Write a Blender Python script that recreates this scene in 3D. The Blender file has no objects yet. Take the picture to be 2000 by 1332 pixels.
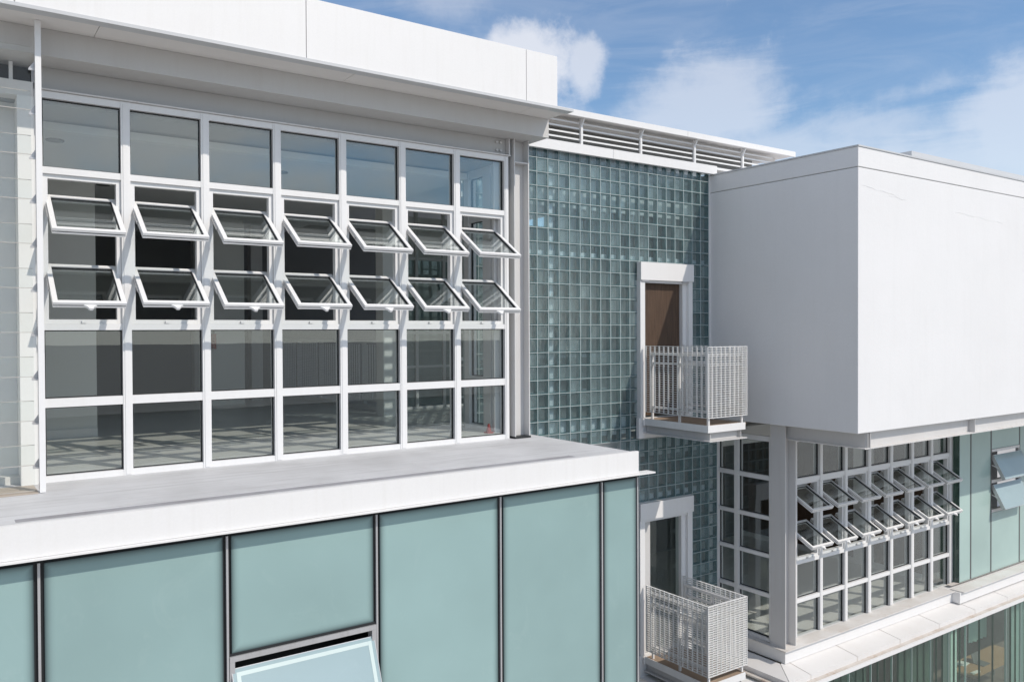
import bpy, math, random
from mathutils import Matrix, Vector

random.seed(7)
scene = bpy.context.scene
col = scene.collection
Z0 = 9.0            # height of the lens above the ground; all heights below are relative to the lens
rad = math.radians

# ------------------------------------------------------------------ camera
FOC, YAW, PITCH, ROLL = 1610.5, rad(34.93), rad(-0.716), rad(-0.2544)
fwd = Vector((math.sin(YAW) * math.cos(PITCH), math.cos(YAW) * math.cos(PITCH), math.sin(PITCH)))
rgt0 = Vector((math.cos(YAW), -math.sin(YAW), 0))
up0 = rgt0.cross(fwd)
rgt = math.cos(ROLL) * rgt0 + math.sin(ROLL) * up0
upv = -math.sin(ROLL) * rgt0 + math.cos(ROLL) * up0
cam_d = bpy.data.cameras.new('camera')
cam_d.sensor_width = 36.0
cam_d.lens = 36.0 * FOC / 2000.0
cam_d.clip_start, cam_d.clip_end = 0.05, 6000
cam = bpy.data.objects.new('camera', cam_d)
col.objects.link(cam)
m3 = Matrix((rgt, upv, -fwd)).transposed()
cam.matrix_world = Matrix.Translation((0, 0, Z0)) @ m3.to_4x4()
scene.camera = cam


def ray(px, py):
    return (rgt * ((px - 1000) / FOC) - upv * ((py - 666) / FOC) + fwd).normalized()


# ------------------------------------------------------------------ sun, sky, exposure
SUN = Vector((0.47, -1.0, 1.11)).normalized()          # towards the sun
sun_d = bpy.data.lights.new('sun', 'SUN')
sun_d.energy = 2.3
sun_d.angle = rad(0.53)
sun_d.color = (1.0, 0.915, 0.815)
sun = bpy.data.objects.new('sun', sun_d)
col.objects.link(sun)
sun.rotation_euler = SUN.to_track_quat('Z', 'Y').to_euler()
sun.location = (10, -20, 40)
SUN_EL = math.asin(SUN.z)
SUN_AZ = math.atan2(SUN.x, SUN.y)

world = bpy.data.worlds.new('World')
scene.world = world
world.use_nodes = True
wn, wl = world.node_tree.nodes, world.node_tree.links
wn.clear()


def wnode(t, **kw):
    n = wn.new(t)
    for k, v in kw.items():
        setattr(n, k, v)
    return n


def wmath(op, a, b=None, c=None):
    n = wnode('ShaderNodeMath', operation=op)
    for i, v in enumerate((a, b, c)):
        if v is None:
            continue
        if isinstance(v, (int, float)):
            n.inputs[i].default_value = v
        else:
            wl.new(v, n.inputs[i])
    return n.outputs[0]


sky = wnode('ShaderNodeTexSky', sky_type='NISHITA')
sky.sun_disc = False
sky.sun_elevation = SUN_EL
sky.sun_rotation = SUN_AZ
sky.air_density, sky.dust_density, sky.ozone_density = 1.0, 0.6, 2.0
wtc = wnode('ShaderNodeTexCoord')
wdir = wtc.outputs['Generated']
sep = wnode('ShaderNodeSeparateXYZ')
wl.new(wdir, sep.inputs[0])
# direction flattened onto a cloud deck
dz = wmath('ADD', wmath('MAXIMUM', sep.outputs[2], 0.0), 0.22)
comb = wnode('ShaderNodeCombineXYZ')
wl.new(wmath('DIVIDE', sep.outputs[0], dz), comb.inputs[0])
wl.new(wmath('DIVIDE', sep.outputs[1], dz), comb.inputs[1])
wl.new(wmath('MULTIPLY', sep.outputs[2], 2.5), comb.inputs[2])
n1 = wnode('ShaderNodeTexNoise')
n1.inputs['Scale'].default_value = 1.3
n1.inputs['Detail'].default_value = 8
n1.inputs['Roughness'].default_value = 0.55
n1.inputs['Distortion'].default_value = 0.5
wl.new(comb.outputs[0], n1.inputs['Vector'])
n2 = wnode('ShaderNodeTexNoise')
n2.inputs['Scale'].default_value = 9.0
n2.inputs['Detail'].default_value = 9
n2.inputs['Roughness'].default_value = 0.62
wl.new(wdir, n2.inputs['Vector'])


def puff(px, py, rx, ry, amp, soft=1.0):
    """a cloud in a given direction of the sky, rx/ry = half size in radians"""
    d = ray(px, py)
    side = Vector((d.y, -d.x, 0)).normalized()
    upd = side.cross(d)
    dots = []
    for v in (side, upd, d):
        n = wnode('ShaderNodeVectorMath', operation='DOT_PRODUCT')
        wl.new(wdir, n.inputs[0])
        n.inputs[1].default_value = v
        dots.append(n.outputs['Value'])
    a = wmath('DIVIDE', dots[0], rx)
    b = wmath('DIVIDE', dots[1], ry)
    r2 = wmath('ADD', wmath('MULTIPLY', a, a), wmath('MULTIPLY', b, b))
    front = wmath('GREATER_THAN', dots[2], 0.0)
    g = wmath('MAXIMUM', wmath('SUBTRACT', 1.0, wmath('POWER', r2, 0.5)), 0.0)
    return wmath('MULTIPLY', wmath('MULTIPLY', g, front), amp)


det = wmath('SUBTRACT', n2.outputs[0], 0.5)
# broken cloud over the whole dome, thickened out of view for fill light, thinner in the blue stretch the photograph looks at
gen = wmath('MULTIPLY', wmath('SUBTRACT', n1.outputs[0], 0.37), 3.0)
gen = wmath('SUBTRACT', gen, puff(1500, 60, 0.62, 0.30, 2.6))
gen = wmath('ADD', gen, wmath('MULTIPLY', det, 1.2))
# pale haze low over the horizon
haze_band = wmath('MULTIPLY', wmath('MAXIMUM', wmath('SUBTRACT', 0.14, sep.outputs[2]), 0.0), 9.0)


def shape(v, cap, lo=0.0, hi=0.95):
    n = wnode('ShaderNodeMapRange', interpolation_type='SMOOTHSTEP')
    wl.new(v, n.inputs['Value'])
    n.inputs['From Min'].default_value, n.inputs['From Max'].default_value = lo, hi
    n.inputs['To Min'].default_value, n.inputs['To Max'].default_value = 0.0, cap
    return n.outputs[0]


# wispy streak noise for the soft clouds: stretched along a slightly rising line
wm = wnode('ShaderNodeMapping')
wm.inputs['Rotation'].default_value = (0.0, 0.0, rad(-35))
wm.inputs['Scale'].default_value = (5.0, 5.0, 26.0)
wl.new(wdir, wm.inputs['Vector'])
n3 = wnode('ShaderNodeTexNoise')
n3.inputs['Scale'].default_value = 1.0
n3.inputs['Detail'].default_value = 9
n3.inputs['Roughness'].default_value = 0.6
n3.inputs['Distortion'].default_value = 1.1
wl.new(wm.outputs[0], n3.inputs['Vector'])
wisp = wmath('SUBTRACT', n3.outputs[0], 0.5)
cov = wmath('MAXIMUM', shape(gen, 0.80), shape(haze_band, 0.80))
veil = wmath('ADD', wmath('MULTIPLY', shape(wmath('ADD', wisp, 0.25), 0.11, 0.0, 0.5), 1.0), 0.03)
cov = wmath('MAXIMUM', cov, veil)
for px, py, rx, ry, amp, cap, dk in ((1050, 125, 0.085, 0.085, 2.0, 0.58, 3.0), (1135, 130, 0.05, 0.065, 1.7, 0.48, 3.0), (1090, 230, 0.09, 0.06, 1.3, 0.40, 2.4),
                                     (1370, 225, 0.19, 0.11, 1.5, 0.40, 2.0), (1320, 170, 0.06, 0.07, 1.3, 0.38, 2.8), (1500, 320, 0.28, 0.09, 1.5, 0.36, 1.2),
                                     (1640, 250, 0.26, 0.06, 1.1, 0.33, 2.0), (1800, 175, 0.26, 0.035, 0.95, 0.28, 2.6), (2010, 250, 0.13, 0.13, 1.6, 0.42, 2.0),
                                     (1860, 350, 0.24, 0.10, 1.6, 0.40, 1.2), (850, 20, 0.18, 0.08, 1.0, 0.28, 2.0), (1250, 60, 0.3, 0.10, 0.8, 0.10, 1.2)):
    c = wmath('ADD', puff(px, py, rx, ry, amp), wmath('ADD', wmath('MULTIPLY', det, dk * (1.15 if dk > 2.8 else 0.8)), wmath('MULTIPLY', wisp, 0.2 if dk > 2.8 else 1.05)))
    cov = wmath('SMOOTH_MAX', cov, shape(wmath('SUBTRACT', c, 0.25), cap), 0.08)
blue = wnode('ShaderNodeMix', data_type='RGBA', blend_type='MULTIPLY')
blue.inputs['Factor'].default_value = 1.0
wl.new(sky.outputs[0], blue.inputs['A'])
blue.inputs['B'].default_value = (0.56, 0.76, 0.88, 1)
cmix = wnode('ShaderNodeMix', data_type='RGBA')
cmix.inputs['B'].default_value = (7.4, 7.15, 7.0, 1)
wl.new(cov, cmix.inputs['Factor'])
wl.new(blue.outputs['Result'], cmix.inputs['A'])
bg = wnode('ShaderNodeBackground')
bg.inputs['Strength'].default_value = 0.115
wl.new(cmix.outputs['Result'], bg.inputs['Color'])
wout = wnode('ShaderNodeOutputWorld')
wl.new(bg.outputs[0], wout.inputs['Surface'])

scene.view_settings.view_transform = 'Standard'
scene.view_settings.look = 'None'
scene.view_settings.gamma = 1
scene.view_settings.use_curve_mapping = False
scene.view_settings.exposure = 0.45
scene.cycles.transparent_max_bounces = 40
scene.cycles.max_bounces = 10
scene.cycles.diffuse_bounces = 5
scene.cycles.glossy_bounces = 4
scene.cycles.sample_clamp_indirect = 4.0
scene.cycles.caustics_reflective = False
scene.cycles.use_denoising = True


# ------------------------------------------------------------------ materials
class NT:
    def __init__(self, name):
        self.m = bpy.data.materials.new(name)
        self.m.use_nodes = True
        self.n, self.l = self.m.node_tree.nodes, self.m.node_tree.links
        self.n.clear()
        self.out = self.n.new('ShaderNodeOutputMaterial')

    def node(self, t, **kw):
        n = self.n.new(t)
        for k, v in kw.items():
            setattr(n, k, v)
        return n

    def math(self, op, a, b=None):
        n = self.node('ShaderNodeMath', operation=op)
        for i, v in enumerate((a, b)):
            if v is None:
                continue
            if isinstance(v, (int, float)):
                n.inputs[i].default_value = v
            else:
                self.l.new(v, n.inputs[i])
        return n.outputs[0]

    def pos(self, scale=(1, 1, 1)):
        g = self.node('ShaderNodeNewGeometry')
        mp = self.node('ShaderNodeMapping')
        mp.inputs['Scale'].default_value = scale
        self.l.new(g.outputs['Position'], mp.inputs['Vector'])
        return mp.outputs[0]

    def noise(self, scale, detail=4, rough=0.55, vec=(1, 1, 1), dist=0.0):
        n = self.node('ShaderNodeTexNoise')
        n.inputs['Scale'].default_value = scale
        n.inputs['Detail'].default_value = detail
        n.inputs['Roughness'].default_value = rough
        n.inputs['Distortion'].default_value = dist
        self.l.new(self.pos(vec), n.inputs['Vector'])
        return n.outputs[0]

    def ramp(self, fac, stops):
        r = self.node('ShaderNodeValToRGB')
        e = r.color_ramp.elements
        e[0].position, e[0].color = stops[0][0], (*stops[0][1], 1)
        e[1].position, e[1].color = stops[-1][0], (*stops[-1][1], 1)
        for p, c in stops[1:-1]:
            k = e.new(p)
            k.color = (*c, 1)
        self.l.new(fac, r.inputs[0])
        return r.outputs[0]

    def mix(self, fac, a, b, blend='MIX'):
        n = self.node('ShaderNodeMix', data_type='RGBA', blend_type=blend)
        for k, v in (('Factor', fac), ('A', a), ('B', b)):
            if isinstance(v, (int, float)):
                n.inputs[k].default_value = v
            elif isinstance(v, tuple):
                n.inputs[k].default_value = (*v, 1)
            else:
                self.l.new(v, n.inputs[k])
        return n.outputs['Result']

    def bump(self, h, strength=0.2, dist=0.01):
        b = self.node('ShaderNodeBump')
        b.inputs['Strength'].default_value = strength
        b.inputs['Distance'].default_value = dist
        self.l.new(h, b.inputs['Height'])
        return b.outputs[0]

    def finish(self, shader):
        self.l.new(shader, self.out.inputs['Surface'])
        return self.m


def paint(name, base, rough=0.4, dirt=0.12, dirt_col=None, streak=0.1, bump=0.05, metallic=0.0, spec=0.4, scale=1.0, rust=0.0, svec=(3.0, 3.0, 0.18)):
    """painted or bare hard surface: base colour, blotches, vertical run marks, a little rust"""
    t = NT(name)
    p = t.node('ShaderNodeBsdfPrincipled')
    dc = dirt_col or tuple(c * 0.72 for c in base)
    big = t.noise(0.9 * scale, 6, 0.6)
    c = t.mix(t.math('MULTIPLY', t.ramp(big, [(0.42, (0, 0, 0)), (0.72, (1, 1, 1))]), dirt), base, dc)
    st = t.noise(5.0 * scale, 4, 0.6, svec)
    c = t.mix(t.math('MULTIPLY', t.ramp(st, [(0.5, (0, 0, 0)), (0.75, (1, 1, 1))]), streak), c, dc)
    fine = t.noise(60.0 * scale, 3, 0.6)
    c = t.mix(0.035, c, t.ramp(fine, [(0.3, (0.25, 0.25, 0.25)), (0.7, (1, 1, 1))]), 'MULTIPLY')
    if rust:
        rn = t.noise(7.0, 7, 0.72, (1, 1, 0.8))
        c = t.mix(t.math('MULTIPLY', t.ramp(rn, [(0.56, (0, 0, 0)), (0.68, (1, 1, 1))]), rust), c, (0.33, 0.19, 0.10))
    t.l.new(c, p.inputs['Base Color'])
    p.inputs['Roughness'].default_value = rough
    p.inputs['Metallic'].default_value = metallic
    p.inputs['Specular IOR Level'].default_value = spec
    if bump:
        h = t.math('ADD', t.noise(2.2 * scale, 5, 0.6), t.math('MULTIPLY', fine, 0.15))
        t.l.new(t.bump(h, bump, 0.02), p.inputs['Normal'])
    return t.finish(p.outputs[0])


def clear_glass(name, tint, refl=1.0, rough=0.0, wavy=0.0, vec=(1, 1, 1), wscale=3.0, f0=0.04, haze=0.0):
    t = NT(name)
    tr = t.node('ShaderNodeBsdfTransparent')
    tr.inputs['Color'].default_value = (*tint, 1)
    gl = t.node('ShaderNodeBsdfGlossy')
    gl.inputs['Roughness'].default_value = rough
    gl.inputs['Color'].default_value = (0.95, 1.0, 1.0, 1)
    lw = t.node('ShaderNodeLayerWeight')
    lw.inputs['Blend'].default_value = 0.5
    f = t.math('ADD', t.math('MULTIPLY', t.math('POWER', lw.outputs['Facing'], 5.0), 0.9), f0)
    f = t.math('MINIMUM', t.math('MULTIPLY', f, refl), 1.0)
    if wavy:
        nb = t.bump(t.noise(wscale, 2, 0.5, vec), wavy, 0.02)
        t.l.new(nb, gl.inputs['Normal'])
    mx = t.node('ShaderNodeMixShader')
    t.l.new(f, mx.inputs[0])
    t.l.new(tr.outputs[0], mx.inputs[1])
    t.l.new(gl.outputs[0], mx.inputs[2])
    if haze:
        df = t.node('ShaderNodeBsdfDiffuse')
        df.inputs['Color'].default_value = (0.47, 0.62, 0.635, 1)
        m2 = t.node('ShaderNodeMixShader')
        oi = t.node('ShaderNodeObjectInfo')
        hz = t.math('ADD', t.math('MULTIPLY', t.math('POWER', oi.outputs['Random'], 2.0), haze * 1.3), haze * 0.55)
        t.l.new(hz, m2.inputs[0])
        t.l.new(mx.outputs[0], m2.inputs[1])
        t.l.new(df.outputs[0], m2.inputs[2])
        return t.finish(m2.outputs[0])
    return t.finish(mx.outputs[0])


def satin_glass(name, base, rough=0.22):
    t = NT(name)
    p = t.node('ShaderNodeBsdfPrincipled')
    b = t.noise(0.7, 3, 0.5)
    c = t.mix(t.ramp(b, [(0.35, (0, 0, 0)), (0.7, (1, 1, 1))]), base, tuple(x * 0.86 for x in base))
    s = t.noise(3.0, 7, 0.7, (1.0, 1.0, 0.5), 1.2)
    c = t.mix(t.math('MULTIPLY', t.ramp(s, [(0.58, (0, 0, 0)), (0.8, (1, 1, 1))]), 0.10), c, (0.55, 0.66, 0.64))
    oi = t.node('ShaderNodeObjectInfo')
    vv = t.math('ADD', t.math('MULTIPLY', oi.outputs['Random'], 0.14), 0.93)
    cb = t.node('ShaderNodeCombineColor')
    for q in range(3):
        t.l.new(vv, cb.inputs[q])
    c = t.mix(1.0, c, cb.outputs[0], 'MULTIPLY')
    at = t.node('ShaderNodeAttribute', attribute_name='frame_blur')  # dark frame blurring through the glass, painted into the edge colour
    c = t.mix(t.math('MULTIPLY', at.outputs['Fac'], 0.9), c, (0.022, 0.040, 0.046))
    t.l.new(c, p.inputs['Base Color'])
    p.inputs['Roughness'].default_value = rough
    p.inputs['IOR'].default_value = 1.5
    return t.finish(p.outputs[0])


M = {}
M['white'] = paint('white painted aluminium', (0.765, 0.765, 0.765), 0.38, 0.10, (0.62, 0.60, 0.57), 0.16, 0.03)
M['fascia'] = paint('white fascia sheet', (0.76, 0.755, 0.75), 0.42, 0.12, (0.66, 0.645, 0.62), 0.22, 0.03)
M['soffit'] = paint('white soffit board', (0.74, 0.72, 0.70), 0.6, 0.25, (0.58, 0.54, 0.50), 0.0, 0.05)
M['steel'] = paint('grey white painted steel', (0.60, 0.595, 0.59), 0.45, 0.15, (0.45, 0.42, 0.39), 0.12, 0.05, rust=0.05)
M['beam'] = paint('shade darkened eaves beam paint', (0.55, 0.545, 0.535), 0.55, 0.25, (0.44, 0.41, 0.38), 0.15, 0.05, rust=0.03)  # beam colour darkened for the weak bounce light under the canopy
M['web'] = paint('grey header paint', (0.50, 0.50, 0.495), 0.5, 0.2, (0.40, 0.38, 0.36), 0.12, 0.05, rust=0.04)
M['steelrust'] = paint('painted steel with rust spots', (0.68, 0.67, 0.66), 0.5, 0.2, (0.50, 0.46, 0.42), 0.12, 0.05, rust=0.35)
M['stucco'] = paint('painted render', (0.755, 0.755, 0.76), 0.75, 0.24, (0.65, 0.65, 0.645), 0.13, 0.34, scale=0.8)
M['cap'] = paint('metal coping', (0.55, 0.56, 0.57), 0.35, 0.15, None, 0.0, 0.02)
M['deck'] = paint('painted roof deck', (0.60, 0.605, 0.62), 0.55, 0.55, (0.40, 0.40, 0.405), 0.7, 0.1, scale=1.6, rust=0.05, svec=(0.12, 1.6, 1))
M['deckstain'] = paint('stained deck patch', (0.42, 0.36, 0.30), 0.8, 0.5, (0.5, 0.46, 0.42), 0.0, 0.1)
M['channel'] = paint('dirty channel floor', (0.33, 0.33, 0.35), 0.8, 0.5, (0.2, 0.19, 0.19), 0.0, 0.2, scale=3)
M['ledge'] = paint('pale ledge panel', (0.72, 0.71, 0.70), 0.55, 0.22, (0.60, 0.56, 0.52), 0.0, 0.05, scale=1.5, rust=0.06)
M['gutter'] = paint('dirty gutter metal', (0.62, 0.58, 0.54), 0.6, 0.6, (0.42, 0.33, 0.26), 0.0, 0.1, scale=3, rust=0.7)
M['curbtop'] = paint('weathered curb top', (0.70, 0.685, 0.665), 0.6, 0.5, (0.52, 0.46, 0.40), 0.0, 0.06, scale=1.5, rust=0.22)
M['alu'] = paint('bare aluminium strip', (0.55, 0.55, 0.56), 0.35, 0.3, (0.3, 0.27, 0.25), 0.2, 0.05, metallic=0.5)
M['black'] = paint('black gasket and dark opening fill', (0.018, 0.02, 0.022), 0.5, 0.0, None, 0.0, 0.0)
M['grating'] = paint('galvanised grating', (0.78, 0.78, 0.77), 0.45, 0.3, (0.6, 0.58, 0.56), 0.0, 0.0)
M['tread'] = paint('tan tread plate', (0.36, 0.27, 0.20), 0.8, 0.5, (0.22, 0.17, 0.13), 0.0, 0.2, scale=4)
M['mortar'] = paint('block joint', (0.46, 0.51, 0.515), 0.5, 0.2, None, 0.0, 0.0)
M['blockrim'] = None
M['iwall'] = paint('white interior wall', (0.78, 0.78, 0.76), 0.8, 0.05, None, 0.0, 0.0)
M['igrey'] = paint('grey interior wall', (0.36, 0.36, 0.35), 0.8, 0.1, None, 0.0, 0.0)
M['ifloor'] = paint('polished concrete floor', (0.66, 0.66, 0.63), 0.28, 0.35, (0.54, 0.54, 0.52), 0.0, 0.03, scale=1.5)
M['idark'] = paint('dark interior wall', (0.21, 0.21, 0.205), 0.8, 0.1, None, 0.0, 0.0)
M['ceil'] = paint('white ceiling', (0.74, 0.74, 0.73), 0.85, 0.03, None, 0.0, 0.0)
M['fitting'] = paint('dark light fitting', (0.12, 0.12, 0.12), 0.5, 0.0, None, 0.0, 0.0)
M['red'] = paint('red plastic', (0.32, 0.03, 0.025), 0.45, 0.1, None, 0.0, 0.0)
M['ground'] = paint('pale concrete paving', (0.48, 0.465, 0.44), 0.9, 0.4, None, 0.0, 0.1, scale=0.3)
M['desk'] = paint('oak desk top', (0.40, 0.24, 0.13), 0.5, 0.4, (0.30, 0.17, 0.09), 0.0, 0.02, scale=4)
M['carpet'] = paint('brown carpet', (0.17, 0.13, 0.11), 0.95, 0.3, None, 0.0, 0.0)
M['paper'] = paint('white paper', (0.78, 0.78, 0.76), 0.7, 0.0, None, 0.0, 0.0)
M['curtain'] = paint('grey green curtain', (0.13, 0.18, 0.15), 0.9, 0.3, None, 0.5, 0.0)
M['curtainw'] = paint('pale curtain', (0.60, 0.66, 0.66), 0.9, 0.3, None, 0.3, 0.0)
M['glass'] = clear_glass('clear window glass', (0.945, 0.965, 0.96), 2.2, wavy=0.012, wscale=1.6)
M['greenglass'] = clear_glass('green edged glass', (0.74, 0.79, 0.785), 1.2)
M['stripglass'] = clear_glass('green strip glass', (0.80, 0.90, 0.85), 1.2)
M['slat'] = clear_glass('louvre glass', (0.97, 0.975, 0.97), 0.5)
M['slatedge'] = paint('ground glass edge', (0.46, 0.44, 0.41), 0.4, 0.0, None, 0.0, 0.0)
M['blockface'] = clear_glass('glass block face', (0.87, 0.925, 0.94), 1.9, 0.04, wavy=0.7, vec=(26, 26, 3), wscale=1.0, haze=0.12)
M['frost'] = satin_glass('teal satin glass', (0.295, 0.43, 0.425), 0.16)
M['frostpale'] = satin_glass('pale satin glass', (0.39, 0.52, 0.49))
M['frostsash'] = satin_glass('satin sash glass', (0.33, 0.43, 0.45), 0.12)
M['frostrim'] = satin_glass('satin sash rim', (0.62, 0.72, 0.70), 0.2)

t = NT('glass block rim')
pr = t.node('ShaderNodeBsdfPrincipled')
cc = t.mix(t.ramp(t.noise(9, 3, 0.6), [(0.35, (0, 0, 0)), (0.7, (1, 1, 1))]), (0.10, 0.195, 0.21), (0.23, 0.385, 0.40))
t.l.new(cc, pr.inputs['Base Color'])
pr.inputs['Roughness'].default_value = 0.12
tl = t.node('ShaderNodeBsdfTranslucent')
tl.inputs['Color'].default_value = (0.42, 0.60, 0.62, 1)
mx = t.node('ShaderNodeMixShader')
mx.inputs[0].default_value = 0.4
t.l.new(pr.outputs[0], mx.inputs[1])
t.l.new(tl.outputs[0], mx.inputs[2])
tp = t.node('ShaderNodeBsdfTransparent')
tp.inputs['Color'].default_value = (0.74, 0.90, 0.905, 1)
m2 = t.node('ShaderNodeMixShader')
m2.inputs[0].default_value = 0.36
t.l.new(mx.outputs[0], m2.inputs[1])
t.l.new(tp.outputs[0], m2.inputs[2])
M['blockrim'] = t.finish(m2.outputs[0])

t = NT('brown wood veneer')
pr = t.node('ShaderNodeBsdfPrincipled')
g1 = t.noise(6.0, 6, 0.65, (5, 5, 0.35), 0.6)
g2 = t.noise(60.0, 3, 0.6, (3, 3, 0.06))
cc = t.mix(t.ramp(g1, [(0.3, (0, 0, 0)), (0.7, (1, 1, 1))]), (0.060, 0.034, 0.020), (0.115, 0.070, 0.043))
cc = t.mix(0.35, cc, t.ramp(g2, [(0.3, (0.35, 0.35, 0.35)), (0.7, (1, 1, 1))]), 'MULTIPLY')
t.l.new(cc, pr.inputs['Base Color'])
pr.inputs['Roughness'].default_value = 0.55
M['wood'] = t.finish(pr.outputs[0])


# ------------------------------------------------------------------ object helpers
WL = {}      # world location of every parent used below


def thing(name, label, cat, loc, group=None, kind=None):
    o = bpy.data.objects.new(name, None)
    o.empty_display_size = 0.2
    col.objects.link(o)
    o.location = (loc[0], loc[1], loc[2] + Z0)
    WL[o.name] = Vector(o.location)
    if kind:
        o['kind'] = kind
    else:
        o['label'] = label
        o['category'] = cat
        o['kind'] = 'thing'
    if group:
        o['group'] = group
    return o


BOXF = [(0, 3, 2, 1), (4, 5, 6, 7), (0, 1, 5, 4), (1, 2, 6, 5), (2, 3, 7, 6), (3, 0, 4, 7)]


class MB:
    def __init__(self):
        self.v, self.f, self.mi = [], [], []

    def box(self, x0, x1, y0, y1, z0, z1, mi=0):
        b = len(self.v)
        self.v += [(x0, y0, z0), (x1, y0, z0), (x1, y1, z0), (x0, y1, z0), (x0, y0, z1), (x1, y0, z1), (x1, y1, z1), (x0, y1, z1)]
        self.f += [tuple(b + i for i in q) for q in BOXF]
        self.mi += [mi] * 6
        return self

    def ring(self, x0, x1, z0, z1, w, y0, y1, mi=0):
        """rectangular frame in an XZ plane"""
        self.box(x0, x0 + w, y0, y1, z0, z1, mi)
        self.box(x1 - w, x1, y0, y1, z0, z1, mi)
        self.box(x0 + w, x1 - w, y0 + 0.0012, y1 - 0.0012, z0, z0 + w, mi)
        self.box(x0 + w, x1 - w, y0 + 0.0012, y1 - 0.0012, z1 - w, z1, mi)
        return self

    def poly(self, pts, mi=0):
        b = len(self.v)
        self.v += [tuple(p) for p in pts]
        self.f.append(tuple(range(b, b + len(pts))))
        self.mi.append(mi)
        return self

    def prism(self, pts, d, mi=0):
        """closed solid: polygon pts swept along vector d"""
        b, n = len(self.v), len(pts)
        d = Vector(d)
        self.v += [tuple(p) for p in pts] + [tuple(Vector(p) + d) for p in pts]
        self.f.append(tuple(range(b + n - 1, b - 1, -1)))
        self.f.append(tuple(range(b + n, b + 2 * n)))
        for i in range(n):
            j = (i + 1) % n
            self.f.append((b + i, b + j, b + n + j, b + n + i))
        self.mi += [mi] * (n + 2)
        return self

    def tube(self, a, c, r, n=8, mi=0):
        a, c = Vector(a), Vector(c)
        d = (c - a).normalized()
        s = d.orthogonal().normalized()
        u = d.cross(s)
        return self.prism([a + r * (math.cos(2 * math.pi * k / n) * s + math.sin(2 * math.pi * k / n) * u) for k in range(n)], c - a, mi)

    def mesh(self, name, mats, off):
        me = bpy.data.meshes.new(name)
        me.from_pydata([(x - off[0], y - off[1], z - off[2]) for x, y, z in self.v], [], self.f)
        for m in mats:
            me.materials.append(M[m])
        if len(mats) > 1:
            me.polygons.foreach_set('material_index', self.mi)
        me.update()
        return me

    def centre(self):
        lo = [min(p[i] for p in self.v) for i in range(3)]
        hi = [max(p[i] for p in self.v) for i in range(3)]
        return Vector([(lo[i] + hi[i]) / 2 for i in range(3)])

    def build(self, name, mat, parent=None, label=None, cat=None, kind=None, group=None, bevel=0.0):
        mats = mat if isinstance(mat, (list, tuple)) else [mat]
        c = self.centre()
        o = bpy.data.objects.new(name, self.mesh(name, mats, c))
        col.objects.link(o)
        wloc = c + Vector((0, 0, Z0))
        if parent is not None:
            o.parent = parent
            o.location = wloc - WL[parent.name]
        else:
            o.location = wloc
        WL[o.name] = wloc
        if label:
            o['label'] = label
        if cat:
            o['category'] = cat
            o['kind'] = 'thing'
        if kind:
            o['kind'] = kind
        if group:
            o['group'] = group
        if bevel:
            bv = o.modifiers.new('bevel', 'BEVEL')
            bv.width, bv.segments, bv.limit_method = bevel, 2, 'ANGLE'
        return o


def box(name, mat, parent, x0, x1, y0, y1, z0, z1, **kw):
    return MB().box(x0, x1, y0, y1, z0, z1).build(name, mat, parent, **kw)


def satin_panel(parent, a, b, y, z0, z1, mat, th=0.016, wide=0.075, name='glass_panel'):
    """satin glass pane with the dark frame behind it painted in as a blurred, fading edge"""
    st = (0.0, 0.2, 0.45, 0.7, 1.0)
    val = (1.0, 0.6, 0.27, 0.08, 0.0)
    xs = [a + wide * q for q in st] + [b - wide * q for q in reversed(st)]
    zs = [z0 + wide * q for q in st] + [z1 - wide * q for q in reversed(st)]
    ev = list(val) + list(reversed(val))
    mb = MB()
    att = []
    nx = len(xs)
    for zi, z in enumerate(zs):
        for xi, x in enumerate(xs):
            mb.v.append((x, y, z))
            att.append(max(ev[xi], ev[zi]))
    for zi in range(len(zs) - 1):
        for xi in range(nx - 1):
            k = zi * nx + xi
            mb.f.append((k, k + 1, k + nx + 1, k + nx))
    n0 = len(mb.v)
    mb.v += [(a, y, z0), (b, y, z0), (b, y, z1), (a, y, z1), (a, y + th, z0), (b, y + th, z0), (b, y + th, z1), (a, y + th, z1)]
    att += [1.0] * 8
    for q in ((4, 7, 6, 5), (0, 4, 5, 1), (1, 5, 6, 2), (2, 6, 7, 3), (3, 7, 4, 0)):
        mb.f.append(tuple(n0 + i for i in q))
    mb.mi = [0] * len(mb.f)
    o = mb.build(name, mat, parent)
    at = o.data.attributes.new('frame_blur', 'FLOAT', 'POINT')
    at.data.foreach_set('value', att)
    return o


def place(name, me, parent, x, y, z):
    o = bpy.data.objects.new(name, me)
    col.objects.link(o)
    w = Vector((x, y, z + Z0))
    if parent is not None:
        o.parent = parent
        o.location = w - WL[parent.name]
    else:
        o.location = w
    WL[o.name] = w
    return o


KIDS = {}


def copy_tree(o, parent):
    c = o.copy()
    col.objects.link(c)
    c.parent = parent
    WL[c.name] = WL[o.name].copy()
    for ch in list(o.children):
        copy_tree(ch, c)
    return c


# ------------------------------------------------------------------ the setting
box('ground', 'ground', None, -400, 400, -400, 400, -9.4, -9.0, kind='structure')

wh = thing('warehouse', 'long low warehouse across the yard, only seen mirrored in the window panes', 'warehouse', (0, -40, -9))
MB().box(-70, 60, -60, -34, -9, -4.6).build('wall', 'igrey', wh)
MB().prism([(-71, -33.4, -4.6), (-71, -60.6, -4.6), (-71, -47, -0.9)], (132, 0, 0)).build('roof', 'idark', wh)

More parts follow.
